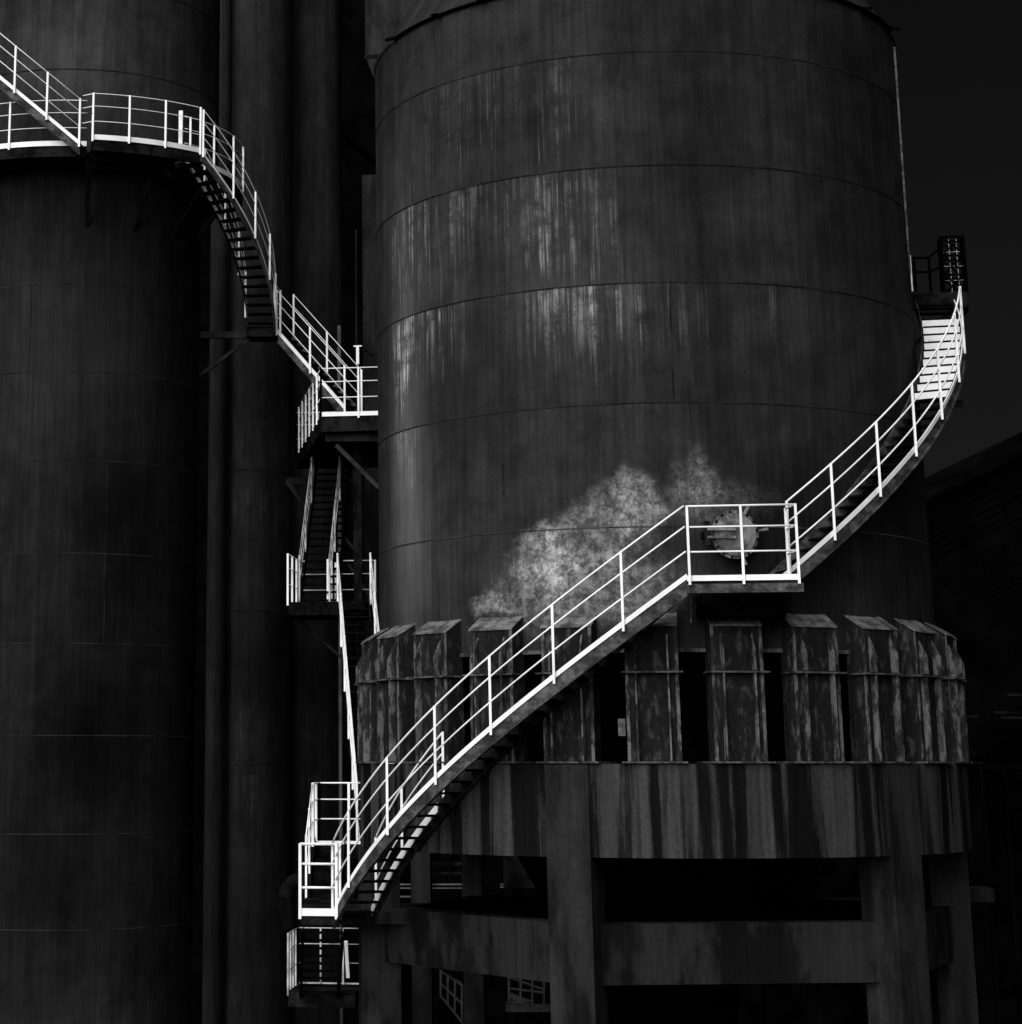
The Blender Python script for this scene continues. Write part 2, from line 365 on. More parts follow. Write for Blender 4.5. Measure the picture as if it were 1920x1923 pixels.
# ------------------------------------------------------------------ main tank
T = thing('storage_tank', 'large streaked dark steel cylinder on a ring of brackets above the concrete frame', 'tank')
TR = 4.9; ZT = 21.92
b = MB(); b.lathe([(TR, 10.72), (TR, ZT)], 192); b.build('shell', 'shell', T)
b = MB(); b.lathe([(TR+.02, ZT-.02), (TR+.02, ZT+.05), (TR-.05, ZT+.12), (TR-.55, ZT+.95), (TR-1.7, ZT+1.9), (TR-3.2, ZT+2.6), (0.0, ZT+3.0)], 128); b.build('dome_roof', 'shell', T)
b = MB(); b.lathe([(TR, 10.70), (TR+.03, 10.70), (TR+.03, 10.76), (TR, 10.76)], 128, smooth=False)
b.build('bottom_rim', 'flange', T)
b = MB(); b.lathe([(TR-.02, 10.74), (0.0, 10.74)], 64); b.build('bottom_plate', 'black', T)
DZ = 1.992; ZB = 20.639
for i in range(5):
    zz = ZB-i*DZ
    b = MB(); b.lathe([(TR-.005, zz-.012), (TR+.010, zz-.009), (TR+.010, zz+.009), (TR-.005, zz+.012)], 160, smooth=False)
    b.build('weld_seam', 'seamlight' if i == 4 else ('faintseam' if i in (0, 3) else 'seam'), T)
for (x, y0, y1) in ((1257, 540, 752), (943, 770, 930)):
    a, za = oncyl(x, y0, TR); _, zb = oncyl(x, y1, TR)
    b = MB(); q = R(a); c0 = pol(TR+.004, a, 0); tg = Vector((math.cos(q), math.sin(q), 0))
    b.bar(Vector((c0.x, c0.y, za)), Vector((c0.x, c0.y, zb)), .022, .012, rad_out(a)); b.build('weld_seam', 'seam', T)
# shoulder pipe with stand-offs
zr = 21.9
b = MB(); b.tube([pol(TR+.05, a, 21.93) for a in range(-60, 73, 3)], .026, 8); b.build('ring_pipe', 'black', T)
for a in (-59, -42, -30, 22, 40, 55, 70):
    b = MB(); b.bar(pol(TR-.1, a, 21.97), pol(TR+.24, a, 21.87), .06, .05); b.build('pipe_bracket', 'black', T)

b = MB(); b.tube([pol(TR+.035, 75.2, z) for z in (17.45, 19, 20.5, 21.7)], .022, 8); b.build('rim_highlight_tube', 'cap', T)  # added pale tube imitating a bright rim along the tank edge
# manhole
mh = MB(); ha, hz = oncyl(1374, 1006, TR)
o = rad_out(ha); tg = Vector((-o.y, o.x, 0)); hc = pol(TR, ha, hz)
def disc(b, r0, d0, r1, d1, n=40, cap=True):
    vs = []
    for (r, d) in ((r0, d0), (r1, d1)):
        for k in range(n):
            a = 2*math.pi*k/n; vs.append(hc+o*d+tg*math.cos(a)*r+Vector((0,0,1))*math.sin(a)*r)
    b.add(vs, [(k, (k+1) % n, n+(k+1) % n, n+k) for k in range(n)]+([tuple(range(n, 2*n))] if cap else []))
b = mh; disc(b, .30, -.02, .30, .16)
mho = b.build('manhole_neck', 'under', T)
b = MB(); disc(b, .385, .162, .385, .19); disc(b, .385, .162, .30, .161, cap=False); b.build('flange_ring', 'hatch', mho)
b = MB(); disc(b, .335, .193, .335, .225); disc(b, .335, .2251, .22, .262); b.build('lid', 'hatch', mho)
for k in range(16):
    a = 2*math.pi*(k+.5)/16; p = hc+tg*math.cos(a)*.362+Vector((0,0,math.sin(a)*.362)); b = MB()
    b.tube([p+o*.15, p+o*.235], .02, 6); b.build('bolt', 'under', mho)
for dz in (.07, -.055):
    b = MB(); b.bar(hc+tg*-.02+o*.285+Vector((0,0,dz)), hc-tg*.47+o*.27+Vector((0,0,dz)), .035, .04, o); b.build('hinge_arm', 'hatch', mho)
b = MB(); b.bar(hc-tg*.46+o*.22+Vector((0,0,-.18)), hc-tg*.46+o*.22+Vector((0,0,.20)), .08, .08); b.bar(hc-tg*.46+o*-.05, hc-tg*.46+o*.22, .08, .1); b.build('hinge_post', 'under', mho)
for (du, dz) in ((.2, .40), (.46, .08), (.12, -.42)):
    b = MB(); b.bar(hc+tg*du*.8+o*.2+Vector((0,0,dz*.8)), hc+tg*du*1.15+o*.24+Vector((0,0,dz*1.15)), .04, .035, o); b.build('clamp', 'hatch', mho)

# brackets round the tank foot
ZC, ZF, Z0B = 11.09, 10.39, 9.005
def make_bracket():
    """built facing -Y at azimuth 0, origin on the tank axis"""
    root_b = MB(); hw = .41
    root_b.box(-hw, hw, -5.195, -5.17, Z0B+.03, ZC)            # front plate
    for sx in (-1, 1):                                          # cheeks back to the shell
        x0, x1 = sorted((sx*hw, sx*(hw-.025)))
        root_b.add([(x0,-5.17,Z0B+.03),(x1,-5.17,Z0B+.03),(x1,-4.84,Z0B+.03),(x0,-4.84,Z0B+.03),
                    (x0,-5.17,ZC),(x1,-5.17,ZC),(x1,-4.86,ZC+.20),(x0,-4.86,ZC+.20)],
                   [(0,3,2,1),(4,5,6,7),(0,1,5,4),(1,2,6,5),(2,3,7,6),(3,0,4,7)])
    body = root_b.build('support_bracket', 'bracket', T)
    kids = []
    b = MB(); b.hexa([(-hw-.01,-5.225,ZC-.005),(hw+.01,-5.225,ZC-.005),(hw+.01,-4.86,ZC+.215),(-hw-.01,-4.86,ZC+.215),
                      (-hw-.01,-5.225,ZC+.018),(hw+.01,-5.225,ZC+.018),(hw+.01,-4.86,ZC+.24),(-hw-.01,-4.86,ZC+.24)]); kids.append(b.build('cap_plate', 'cap', body))
    for sx in (-.25, .25):
        b = MB(); x0, x1 = sx-.014, sx+.014
        prof = [(-5.197, ZF+.02), (-5.335, ZF+.02), (-5.335, ZC-.40), (-5.197, ZC-.12)]
        vs = [(x0, y, z) for y, z in prof]+[(x1, y, z) for y, z in prof]
        b.add(vs, [(0,1,2,3),(7,6,5,4)]+[(i, (i+1) % 4, 4+(i+1) % 4, 4+i) for i in range(4)])
        b.box(x0, x1, -5.31, -5.197, Z0B+.03, ZF-.025)
        kids.append(b.build('stiffener_fin', 'fin', body))
    b = MB(); b.box(-hw-.07, hw+.07, -5.335, -4.95, ZF-.022, ZF+.004); kids.append(b.build('flange', 'flange', body))
    b = MB(); b.box(-hw-.09, hw+.09, -5.33, -4.35, Z0B, Z0B+.026); kids.append(b.build('base_flange', 'flange', body))
    for sx in (-1, 1):
        b = MB(); x0, x1 = sorted((sx*(hw+.002), sx*(hw-.05))); b.box(x0, x1, -5.213, -5.197, Z0B+.03, ZF-.025); b.box(x0, x1, -5.213, -5.197, ZF+.006, ZC-.01)
        kids.append(b.build('edge_strip', 'fin', body))
    return body, kids
body0, kids0 = make_bracket()
BAZ = [0]+[k for k in range(-6, 7) if k]
BAZ = [-.3+14.65*k for k in BAZ]+[87.6+14.17*k for k in range(1, 13)]
for k, a in enumerate(BAZ):
    if k == 0: bd = body0
    else:
        bd = body0.copy(); COL.objects.link(bd); bd.parent = T
        for kd in kids0:
            c2 = kd.copy(); COL.objects.link(c2); c2.parent = bd
    bd.rotation_euler = (0, 0, R(a))
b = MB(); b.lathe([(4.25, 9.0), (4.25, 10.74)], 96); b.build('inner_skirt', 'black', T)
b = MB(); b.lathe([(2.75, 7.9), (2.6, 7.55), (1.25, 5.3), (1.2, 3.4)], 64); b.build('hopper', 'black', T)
# small pale plate hanging between two brackets
p = at(1168, 1366, 34.35)
b = MB(); b.box(p.x-.055, p.x+.055, p.y-.02, p.y+.02, p.z-.13, p.z+.13)
b.bar(p+Vector((0, 0, .1)), p+Vector((0, .45, .12)), .03, .03)
b.build('tag_plate', 'cap', T)

# ------------------------------------------------------------------ concrete frame under the tank
C = thing('concrete_frame', 'run stained concrete ring beam on tall piers carrying the big tank', 'concrete frame')
CR = 5.27
b = MB(); n = 160
b.lathe([(CR, 7.6), (CR, 8.985), (CR-.04, 8.997), (3.9, 8.997), (3.9, 7.6), (CR, 7.6)], n, smooth=False); b.build('ring_beam', 'concrete', C)
PA = [-15.3+60*k for k in range(6)]; PA[1] = 46.0; PA[5] = -78; PA[4] = -128; PA[3] = 158; PA[2] = 100
PW, PRo, PRi = .35, 5.30, 4.63
for a in (PA[5], PA[0], PA[1], PA[2]):
    o = rad_out(a); tg = Vector((-o.y, o.x, 0)); b = MB()
    ro = PRo
    q = [o*PRi-tg*PW, o*(ro)-tg*PW, o*(ro)+tg*PW, o*PRi+tg*PW]
    b.prism([(v.x, v.y) for v in q], 0.0, 7.6 - .004 if abs(a) > 60 else 8.985)
    b.build('pier', 'pier', C)
for k in (5, 0, 1):
    a, c = PA[k], PA[(k+1) % 6]
    p, q = rad_out(a)*5.12, rad_out(c)*5.12; d = (q-p).normalized(); inn = Vector((d.y, -d.x, 0))
    if inn.dot(p) > 0: inn = -inn
    L = (q-p).length; p2 = p+d*.30; q2 = q-d*.30
    b = MB(); poly = [p2, q2, q2+inn*.45, p2+inn*.45]
    b.prism([(v.x, v.y) for v in poly], 5.71, 6.60); b.build('tie_beam', 'tie', C)
b = MB(); pts = [rad_out(a)*4.6 for a in PA]; b.prism([(v.x, v.y) for v in pts], 6.3, 6.56); b.build('floor_slab', 'slab', C)
for (x, y) in ((888, 1650), (792, 1650), (1513, 1650), (1790, 1650)):
    p = at(x, y, 43.2 if x < 1700 else 41)
    b = MB(); b.box(p.x-.19, p.x+.19, p.y-.2, p.y+.2, 0, 7.59); b.build('inner_column', 'pier', C)
    
# side slab left end and right cantilever
pl = at(700, 1722, 38.0)
b = MB(); b.box(pl.x-.15, -3.9, pl.y-.5, pl.y+2.0, 6.36, 6.55); b.build('side_slab', 'tie', C)
pr_ = at(1835, 1668, 40.5)
b = MB(); b.box(4.4, pr_.x+.25, pr_.y-.3, pr_.y+.6, pr_.z-.22, pr_.z); b.build('cantilever_slab', 'pier', C)

# ------------------------------------------------------------------ main stair: lower flight, landing, upper flight
S1 = thing('stair_flight', 'long curved stair with white railing rising left to right across the brackets', 'stair', pol(6.0, -64, 6.6), 'steel stair flights')
zl = lambda a: 6.585+(11.74-6.585)*(a+64.0)/(5.3+64.0)
post1 = [-57.0, -45.4, -34.8, -24.7, -14.5, -4.1, 5.3]
A0, Z0, A1, Z1 = -64.0, 6.585, 5.3, 11.74
curved_flight(S1, (0,0), 5.34, 6.0, A0, Z0, A1, Z1, 29, post_az=[-64.0]+post1[:-1], rail_end=5.3, inner_post_az=[-63, -52, -40], webh=.23, kin=-40.5)
LND = thing('stair_landing', 'straight white railed landing in front of the round manhole', 'landing', (1.3, -5.6, 11.7), 'steel stair landings')
zL = 11.73
poly = [(.56, -5.99), (2.24, -6.0), (2.24, -5.2), (1.98, -4.62), (1.3, -4.78), (.46, -4.98)]
b = MB(); b.prism(poly, zL-.06, zL-.01); b.build('deck', 'under', LND)
b = MB(); b.box(.56, 2.30, -5.99, -5.94, zL-.20, zL-.062); b.build('edge_beam', 'web', LND)
b = MB(); b.box(.56, 2.24, -6.018, -5.993, zL-.02, zL+.065); b.build('toe_board', 'white', LND)
b = MB()
for x in (.75, 1.4, 2.0): b.bar((x, -5.88, zL-.3), (x, -4.7, zL-.3), .08, .12)
b.box(.7, 2.05, -5.5, -4.72, zL-.52, zL-.37)
b.build('support_beam', 'black', LND)
b = MB(); b.bar((.62, -5.5, zL-.08), (.60, -5.5, zL-.62), .03, .06); b.build('support_strut', 'web', LND)
railing(LND, [(.60, -6.03, zL), (2.24, -6.03, zL)], [(.60, -6.03, zL), (1.41, -6.03, zL), (2.235, -6.03, zL)])
railing(LND, [(2.235, -6.03, zL), (2.12, -5.45, zL)], [(2.12, -5.45, zL)])
S2 = thing('stair_flight', 'curved stair with white railing climbing around the right side of the big tank', 'stair', pol(5.7, 22, 11.8), 'steel stair flights')
U0, ZU0, U1, ZU1 = 20.5, 11.74, 94.5, 17.36
curved_flight(S2, (0,0), 5.02, 5.7, U0, ZU0, U1, ZU1, 31, post_az=[22.0, 30.2, 39.9, 49.4, 58.8, 69.0, 77.5], kick_in=False, sky_gap_az=(63.5, 88), webh=.20, inmat='web')
# top landing
zt = 17.42
TL = thing('stair_landing', 'small black landing high on the right edge of the big tank, against the sky', 'landing', (5.4, .5, zt), 'steel stair landings')
b = MB(); b.prism([(4.85, .30), (5.98, .30), (5.98, 1.5), (4.7, 1.5)], zt-.05, zt); b.build('deck', 'black', TL)
b = MB(); b.box(4.95, 5.95, .22, .29, zt-.30, zt-.01); b.bar((5.95, .35, zt-.2), (5.95, 1.45, zt-.2), .06, .25)
b.bar((5.1, .8, zt-.14), (5.9, .8, zt-.14), .08, .14); b.bar((5.85, .5, zt-.15), (4.95, .5, zt-.95), .07, .07); b.build('edge_beam', 'under', TL)
e = .30
for dep in (39.8,):
    q = [at(1721, 548, dep), at(1749, 548, dep), at(1774, 548, dep)]
    tops = [at(1716, 484, dep), at(1745, 484, dep), at(1772, 464, dep)]
    for k in range(3):
        b = MB(); b.bar(q[k], Vector((q[k].x, q[k].y, tops[k].z+.02)), .045, .045, (1,0,0)); b.build('railing_post', 'darkrail', TL)
    for f in (0, .42):
        b = MB(); b.tube([Vector((q[k].x, q[k].y, tops[k].z+(q[k].z-tops[k].z)*f)) for k in range(3)], .024, 6); b.build('handrail' if f == 0 else 'mid_rail', 'darkrail', TL)
    b = MB(); p = at(1713, 547, 39.7); b.bar(p, p+Vector((0,0,.68)), .045, .045, (1,0,0)); b.build('railing_post', 'white', TL)  # added white post stands in for a sliver of bright sky
LT = thing('lattice_post', 'narrow black cross braced lattice frame standing on the high right landing', 'lattice frame', at(1795, 550, 39.9))
p0 = at(1775, 550, 39.7); wx, wy, hh = .40, .34, 1.08
cs = [(p0.x, p0.y), (p0.x+wx, p0.y), (p0.x+wx, p0.y+wy), (p0.x, p0.y+wy)]
for (x, y) in cs:
    b = MB(); b.bar((x, y, p0.z-.02), (x, y, p0.z+hh), .045, .045, (1,0,0)); b.build('leg', 'darkrail', LT)
b = MB(); nb = 3
for i in range(4):
    a, c2 = cs[i], cs[(i+1) % 4]
    for k in range(nb):
        z0_, z1_ = p0.z+hh*k/nb, p0.z+hh*(k+1)/nb
        b.bar((*a, z0_), (*c2, z1_), .028, .028); b.bar((*a, z1_), (*c2, z0_), .028, .028); b.bar((*a, z1_-.02), (*c2, z1_-.02), .03, .03)
b.build('cross_brace', 'darkrail', LT)
b = MB(); ym = p0.y+wy*.5
for k in range(1, 4): b.bar((p0.x+.02, ym, p0.z+hh*k/4), (p0.x+wx-.02, ym, p0.z+hh*k/4), .005, .006)
for k in (2.4, 4.4): b.bar((p0.x+wx*k/6, ym+.006, p0.z+.03), (p0.x+wx*k/6, ym+.006, p0.z+hh-.03), .006, .005)
b.build('speckle_rod', 'white', LT)  # added white rods imitate bright speckle inside the lattice
b = MB(); p = at(1803, 757, 39.3); b.box(p.x-.22, p.x+.06, p.y-.05, p.y+.05, p.z-.06, p.z+.05); b.build('bracket', 'under', S2)

# ------------------------------------------------------------------ left tank and its stairs
C2 = (-13.61, 10.24)
T2 = thing('storage_tank', 'tall dim steel cylinder at the far left behind the white railed ring platform', 'tank', (*C2, 0))
b = MB(); b.lathe([(3.40, 22.5), (3.40, 29.0)], 128, C2); b.build('casing', 'shell2', T2)
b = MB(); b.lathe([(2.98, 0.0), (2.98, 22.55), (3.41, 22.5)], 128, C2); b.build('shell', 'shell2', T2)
b = MB(); b.lathe([(3.42, 29.0), (3.1, 29.8), (1.5, 30.7), (0.0, 31.0)], 96, C2); b.build('dome_roof', 'shell2', T2)
def ring(r, z, par, c=(0,0)):
    b = MB(); b.lathe([(r-.005, z-.016), (r+.010, z-.012), (r+.010, z+.012), (r-.005, z+.016)], 128, c, smooth=False); b.build('weld_seam', 'faintseam', par)
for z in (27.0, 24.9): ring(3.40, z, T2, C2)
for z in (19.8, 17.75, 15.7, 13.6, 11.6, 9.6, 7.5, 5.5): ring(2.98, z, T2, C2)
for (a, z0_, z1_) in ((-6, 19.8, 17.75), (30, 15.7, 11.6)):
    b = MB(); b.bar(pol(2.985, a, z0_, C2), pol(2.985, a, z1_, C2), .02, .014, rad_out(a)); b.build('weld_seam', 'seam', T2)

ZP = 22.8
RP = thing('ring_platform', 'curved walkway with white railing around the upper part of the left tank', 'walkway', (*C2, ZP))
HL = (1.06, .76, .40)
def arc_platform(root, c, ri, ro, a0, a1, z, posts, toe=True, rails=True):
    K = 40; A = [a0+(a1-a0)*i/K for i in range(K+1)]; outs = [rad_out(a) for a in A]
    b = MB(); b.sweep([pol(ro, a, z, c) for a in A], outs, ri-ro, 0, -.05, 0); b.build('deck', 'under', root)
    b = MB(); b.sweep([pol(ro, a, z, c) for a in A], outs, -.1, -.01, -.28, -.052); b.sweep([pol(ri, a, z, c) for a in A], outs, .3, .4, -.24, -.052); b.build('edge_beam', 'under', root)
    if toe:
        b = MB(); b.sweep([pol(ro, a, z, c) for a in A], outs, .003, .02, -.03, .09); b.build('toe_board', 'white', root)
    if rails: railing(root, [pol(ro+.03, a, z, c) for a in A], [pol(ro+.03, a, z, c) for a in posts], pr=.034, rr=.0095, h=HL)
arc_platform(RP, C2, 3.43, 4.22, -75, 16.5, ZP, [-62, -45, -28, -8])
arc_platform(RP, C2, 3.43, 4.78, 18, 49.8, ZP+.004, [18, 28, 38.5, 49.8])
arc_platform(RP, C2, 3.43, 4.02, 51.5, 112, ZP+.002, [54, 66, 80, 94])
q = pol(4.70, 44, ZP, C2); b = MB(); b.bar(q, q+Vector((0,0,.92)), .09, .09, (1,0,0)); b.build('railing_post', 'white', RP)
for a in (18, 40, 62, 80):
    b = MB(); b.bar(pol(4.1, a, ZP-.28, C2), pol(3.0, a, ZP-1.6, C2), .07, .07); b.build('bracket_strut', 'under', RP)
b = MB(); b.bar(pol(4.3, 17.2, ZP-.2, C2), pol(4.3, 17.2, ZP-1.6, C2), .10, .05); b.build('hanger', 'black', RP)
q = pol(3.5, 31, ZP+.22, C2); b = MB(); b.hexa([q+Vector(v) for v in ((-.34,-.05,-.12),(-.24,-.05,-.12),(-.24,.1,-.12),(-.34,.1,-.12),(-.14,-.05,.10),(-.04,-.05,.06),(-.04,.1,.06),(-.14,.1,.10))]); b.box(q.x-.04, q.x+.34, q.y-.05, q.y+.1, q.z-.0, q.z+.10); b.build('valve_box', 'plate', RP)
# upper straight flight, climbing out of frame to the left
F0 = thing('stair_flight', 'straight stair with white railing entering at the top left corner of the view', 'stair', (-12.6, 6.0, ZP), 'steel stair flights')
tp = at(-90, 72, 45.2); bt = at(150, 272, 45.2)
tp = Vector((tp.x, bt.y+.30, tp.z)); bt = Vector((bt.x, bt.y+.30, bt.z+.02))
straight_flight(F0, tp, bt, .6, 16, rails=(1, 0), kick=(1, 0), posts=5, side=(0, 1, 0), rr=.0095, kick_h=.07, h=HL)
q2_ = pol(4.81, 18, ZP, C2)
railing(RP, [(bt.x+.06, bt.y-.35, ZP), (q2_.x, q2_.y, ZP)], [], rr=.0095, h=HL)
# curved flight down from ring platform
F1 = thing('stair_flight', 'curved narrow stair winding down the right side of the left tank', 'stair', pol(4.6, 60, 21, C2), 'steel stair flights')
curved_flight(F1, C2, 4.14, 4.80, 50.0, ZP-.02, 100.0, 19.47, 18, post_az=[50.5, 62.5, 74, 86, 97.5], inner_post_az=[60, 72, 84, 97], webh=.17, kick_h=.05, rr=.0095, pr=.033, irr=.009, hs=HL)
ML = thing('stair_landing', 'small dark landing on a diagonal strut between the left tank and the thin vessels', 'landing', (-9.2, 11.2, 19.4), 'steel stair landings')
pa = pol(4.12, 100.3, 0, C2); pb = pol(4.82, 100.3, 0, C2)
platform(ML, [(pa.x, pa.y), (pb.x, pb.y), (pb.x+.02, pb.y+.72), (pa.x-.02, pa.y+.72)], 19.42, rails=[(1, 2, 2)], th=.2, h=HL, rr=.0095)
for dy in (0, .55):
    b = MB(); l = at(368, 629, 50.4+dy); r_ = at(470, 629, 50.5+dy); b.bar(l, r_, .10, .16); b.build('support_beam', 'beam', ML)
b = MB(); b.bar(at(366, 712, 50.3), at(464, 640, 50.3), .07, .08); b.build('diagonal_strut', 'beam', ML)
F2 = thing('stair_flight', 'straight stair with doubled white rails dropping right to the corner platform', 'stair', (-7.8, 10.9, 18), 'steel stair flights')
t0 = at(522, 624, 50.7); b0 = at(650, 770, 49.75)
dd = (b0-t0); sv = Vector((dd.y, -dd.x, 0)).normalized()
if sv.y < 0: sv = -sv
straight_flight(F2, t0+sv*.30, b0+sv*.30, .60, 13, rails=(1, 1), kick=(1, 0), posts=3, side=sv, rr=.0095, kick_h=.09, h=HL, webh=.22)
# corner platform
nl = at(603, 780, 49.2); nr = at(745, 780, 49.2); zP1 = nl.z; fl = at(556, 857, 55.6)
P1 = thing('stair_landing', 'dark corner platform with white railing, where the doubled railing stair ends', 'landing', (-6.5, nl.y, zP1), 'steel stair landings')
platform(P1, [(nl.x, nl.y), (nr.x, nr.y), (nr.x-.3, fl.y), (fl.x+1.8, fl.y), (fl.x, fl.y)], zP1, rails=[(0, 1, 3), (0, 4, 8), (4, 3, 4)], th=.34, toe=[(0, 1)], toe_h=.07, joists=False, pr=.034, rr=.012)
for (p_, q_, w1_, w2_) in ((at(612, 822, 49.6), at(745, 822, 49.6), .1, .18), (at(632, 836, 49.5), at(712, 916, 49.5), .09, .1), (at(540, 905, 55.2), at(575, 950, 55.0), .09, .1), (at(538, 903, 55.3), at(580, 903, 55.3), .1, .16)):
    b = MB(); b.bar(p_, q_, w1_, w2_); b.build('support_beam', 'beam', P1)
for k in range(5):
    b = MB(); b.bar((nl.x+.25+k*.35, nl.y+.1, zP1-.14), (nl.x+.0+k*.3-.8, fl.y-.15, zP1-.14), .05, .14); b.build('joist', 'under', P1)
# flight under the corner platform
F3 = thing('stair_flight', 'steep dark stair seen from below under the corner platform', 'stair', (-7.2, 12, 14), 'steel stair flights')
tl, tr = at(594, 852, 54.3), at(662, 852, 54.3); bl, br = at(562, 1128, 50.2), at(634, 1128, 50.2)
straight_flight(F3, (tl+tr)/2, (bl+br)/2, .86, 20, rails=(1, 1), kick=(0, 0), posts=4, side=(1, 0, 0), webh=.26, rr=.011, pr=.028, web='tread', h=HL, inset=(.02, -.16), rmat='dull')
n2 = at(546, 1133, 50.2); m2 = at(690, 1133, 50.2); zP2 = n2.z
P2 = thing('stair_landing', 'dark landing with white posts at the foot of the steep dark stair', 'landing', (-7, n2.y, zP2), 'steel stair landings')
platform(P2, [(n2.x, n2.y-.4), (m2.x, n2.y-.4), (m2.x, n2.y+1.5), (n2.x, n2.y+1.5)], zP2, rails=[(0, 3, 4), (3, 2, 2)], th=.26, pr=.034, rr=.011, deckmat='tread')
b = MB(); b.bar((n2.x+.1, n2.y+.3, zP2-.32), (n2.x+1.2, n2.y+.5, zP2-1.3), .07, .07); b.build('support_strut', 'under', P2)
for k_, xx in enumerate((616, 623, 631)):
    q = at(xx, 1124, 50.5+k_*.4); b = MB(); b.bar(Vector((q.x, q.y, zP2-.05)), Vector((q.x, q.y, zP2+1.05)), .05, .05); b.build('railing_post', 'white', P2)
q = at(677, 1130, 51.0)
for (xx, w_) in ((677, .10), (669, .05)):
    q = at(xx, 1130, 51.0); b = MB(); b.bar((q.x, q.y, zP2-.1), (q.x, q.y, zP1-.4), w_, .1, (1,0,0)); b.build('support_column', 'under', P2)
for (p_, q_) in ((at(640, 1000, 52.5), at(676, 1045, 52.5)), (at(655, 905, 53.5), at(704, 860, 53.5)), (at(655, 1060, 53), at(702, 1130, 53)), (at(605, 965, 54), at(640, 945, 54))):
    b = MB(); b.bar(p_, q_, .07, .07); b.build('cross_brace', 'beam', P1)
# long flight dropping towards the viewer
F4 = thing('stair_flight', 'long stair seen almost end on, a thin white line falling between the tanks', 'stair', (-6.2, 4.5, 10), 'steel stair flights')
a1 = at(637, 1130, 49.9); a2 = at(674, 1582, 43.6)
straight_flight(F4, a1+Vector((.36, 0, 0)), a2+Vector((.36, 0, .05)), .68, 26, rails=(1, 1), kick=(1, 0), posts=6, side=(1, 0, 0), webh=.28, pr=.03, rr=.014, web='under')
zP3 = 7.62
q1 = at(588, 1582, 42.8); q2 = at(700, 1582, 42.8); zP3 = q1.z
P3 = thing('stair_landing', 'white railed landing at the foot of the end on stair, set back at lower left', 'landing', (q1.x, q1.y, zP3), 'steel stair landings')
platform(P3, [(q1.x, q1.y), (q2.x, q1.y), (q2.x, q1.y+1.0), (q1.x-.03, q1.y+1.0)], zP3, rails=[(3, 2, 3), (0, 3, 3)], th=.25, toe=[(0, 1)], toe_h=.03, pr=.036, rr=.014)
# bottom landing of main stair
zP4 = 6.57
g1 = at(564, 1717, 36.6); g2 = at(629, 1717, 36.6)
gb = at(574, 1700, g1.y+4.4+39.3669)
P4 = thing('stair_landing', 'bright white railed landing at the foot of the main curved stair', 'landing', (g1.x, g1.y, zP4), 'steel stair landings')
platform(P4, [(g1.x, g1.y), (g2.x+.03, g1.y), (-4.85, g1.y+.55), (-4.75, g1.y+4.4), (gb.x, g1.y+4.4)], zP4, rails=[(0, 1, 2)], th=.12, toe=[(0, 1)], toe_h=.09, joists=False)
railing(P4, [(g2.x+.09, g1.y-.02, zP4), (g2.x+.1, g1.y+.02, zP4)], [(g2.x+.09, g1.y+.0, zP4)])
railing(P4, [(-5.15, g1.y+3.0, zP4), (-4.75, g1.y+3.0, zP4)], [(-5.15, g1.y+3.0, zP4)], rr=.014, pr=.03)
F5 = thing('stair_flight', 'very short flight joining the two white railed landings at lower left', 'stair', (g1.x, 1.0, 7), 'steel stair flights')
straight_flight(F5, (q1.x+.34, q1.y, zP3), (gb.x+.36, g1.y+4.42, zP4), .6, 4, rails=(1, 0), kick=(0, 0), posts=3, side=(1, 0, 0), pr=.028, rr=.012, web='under')
# lowest platform
h1, h2 = at(541, 1862, 45.0), at(668, 1862, 45.0)
P5 = thing('stair_landing', 'lowest landing near the bottom edge, ringed by close white posts', 'landing', (h1.x, h1.y, h1.z), 'steel stair landings')
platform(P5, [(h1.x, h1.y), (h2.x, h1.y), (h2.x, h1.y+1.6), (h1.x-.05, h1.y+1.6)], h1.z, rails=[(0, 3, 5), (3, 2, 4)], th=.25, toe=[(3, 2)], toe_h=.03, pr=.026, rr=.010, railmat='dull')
F6 = thing('stair_flight', 'short dark stair with black stringers rising from the lowest landing', 'stair', ((h1.x+h2.x)/2, h1.y, h1.z), 'steel stair flights')
u1, u2 = at(574, 1735, 41.5), at(640, 1735, 41.5); l1, l2 = at(566, 1862, 45.0), at(634, 1862, 45.0)
straight_flight(F6, (u1+u2)/2, (l1+l2)/2, .74, 9, rails=(0, 0), kick=(0, 0), side=(1, 0, 0), webh=.12, web='tread')

p = at(650, 1768, 45.6); b = MB(); b.bar(p, at(654, 1836, 45.9), .07, .05); b.build('leaning_rail', 'white', F6)
# ------------------------------------------------------------------ vertical vessels behind, left of the big tank
def vessel(name, label, cat, px, dep, rad, z1, mat, seams=(), group='vertical vessels in the background'):
    p = at(px, 1000, dep); c = (p.x, p.y)
    t = thing(name, label, cat, (*c, 0), group)
    b = MB(); b.lathe([(rad, 0), (rad, z1)], 64, c); b.build('shell', mat, t)
    b = MB(); b.lathe([(rad, z1), (rad*.6, z1+.6), (0, z1+.8)], 48, c); b.build('cap', mat, t)
    for z in seams:
        b = MB(); b.lathe([(rad-.004, z-.02), (rad+.012, z-.015), (rad+.012, z+.015), (rad-.004, z+.02)], 64, c, smooth=False); b.build('weld_seam', 'faintseam', t)
    return t
vessel('vertical_pipe', 'thin dim vertical pipe just right of the left tank', 'pipe', 408, 60, .28, 40, 'pipe1')
vessel('process_vessel', 'broad dark vertical vessel behind the curved narrow stair', 'vessel', 478, 61, 1.05, 40, 'pipe2', (17.2, 13.2, 9.0))
vessel('process_vessel', 'second dark vertical vessel nearer the big tank, behind the straight stair', 'vessel', 592, 63, .85, 40, 'pipe2', (15.0,))
p = at(637, 612, 55)
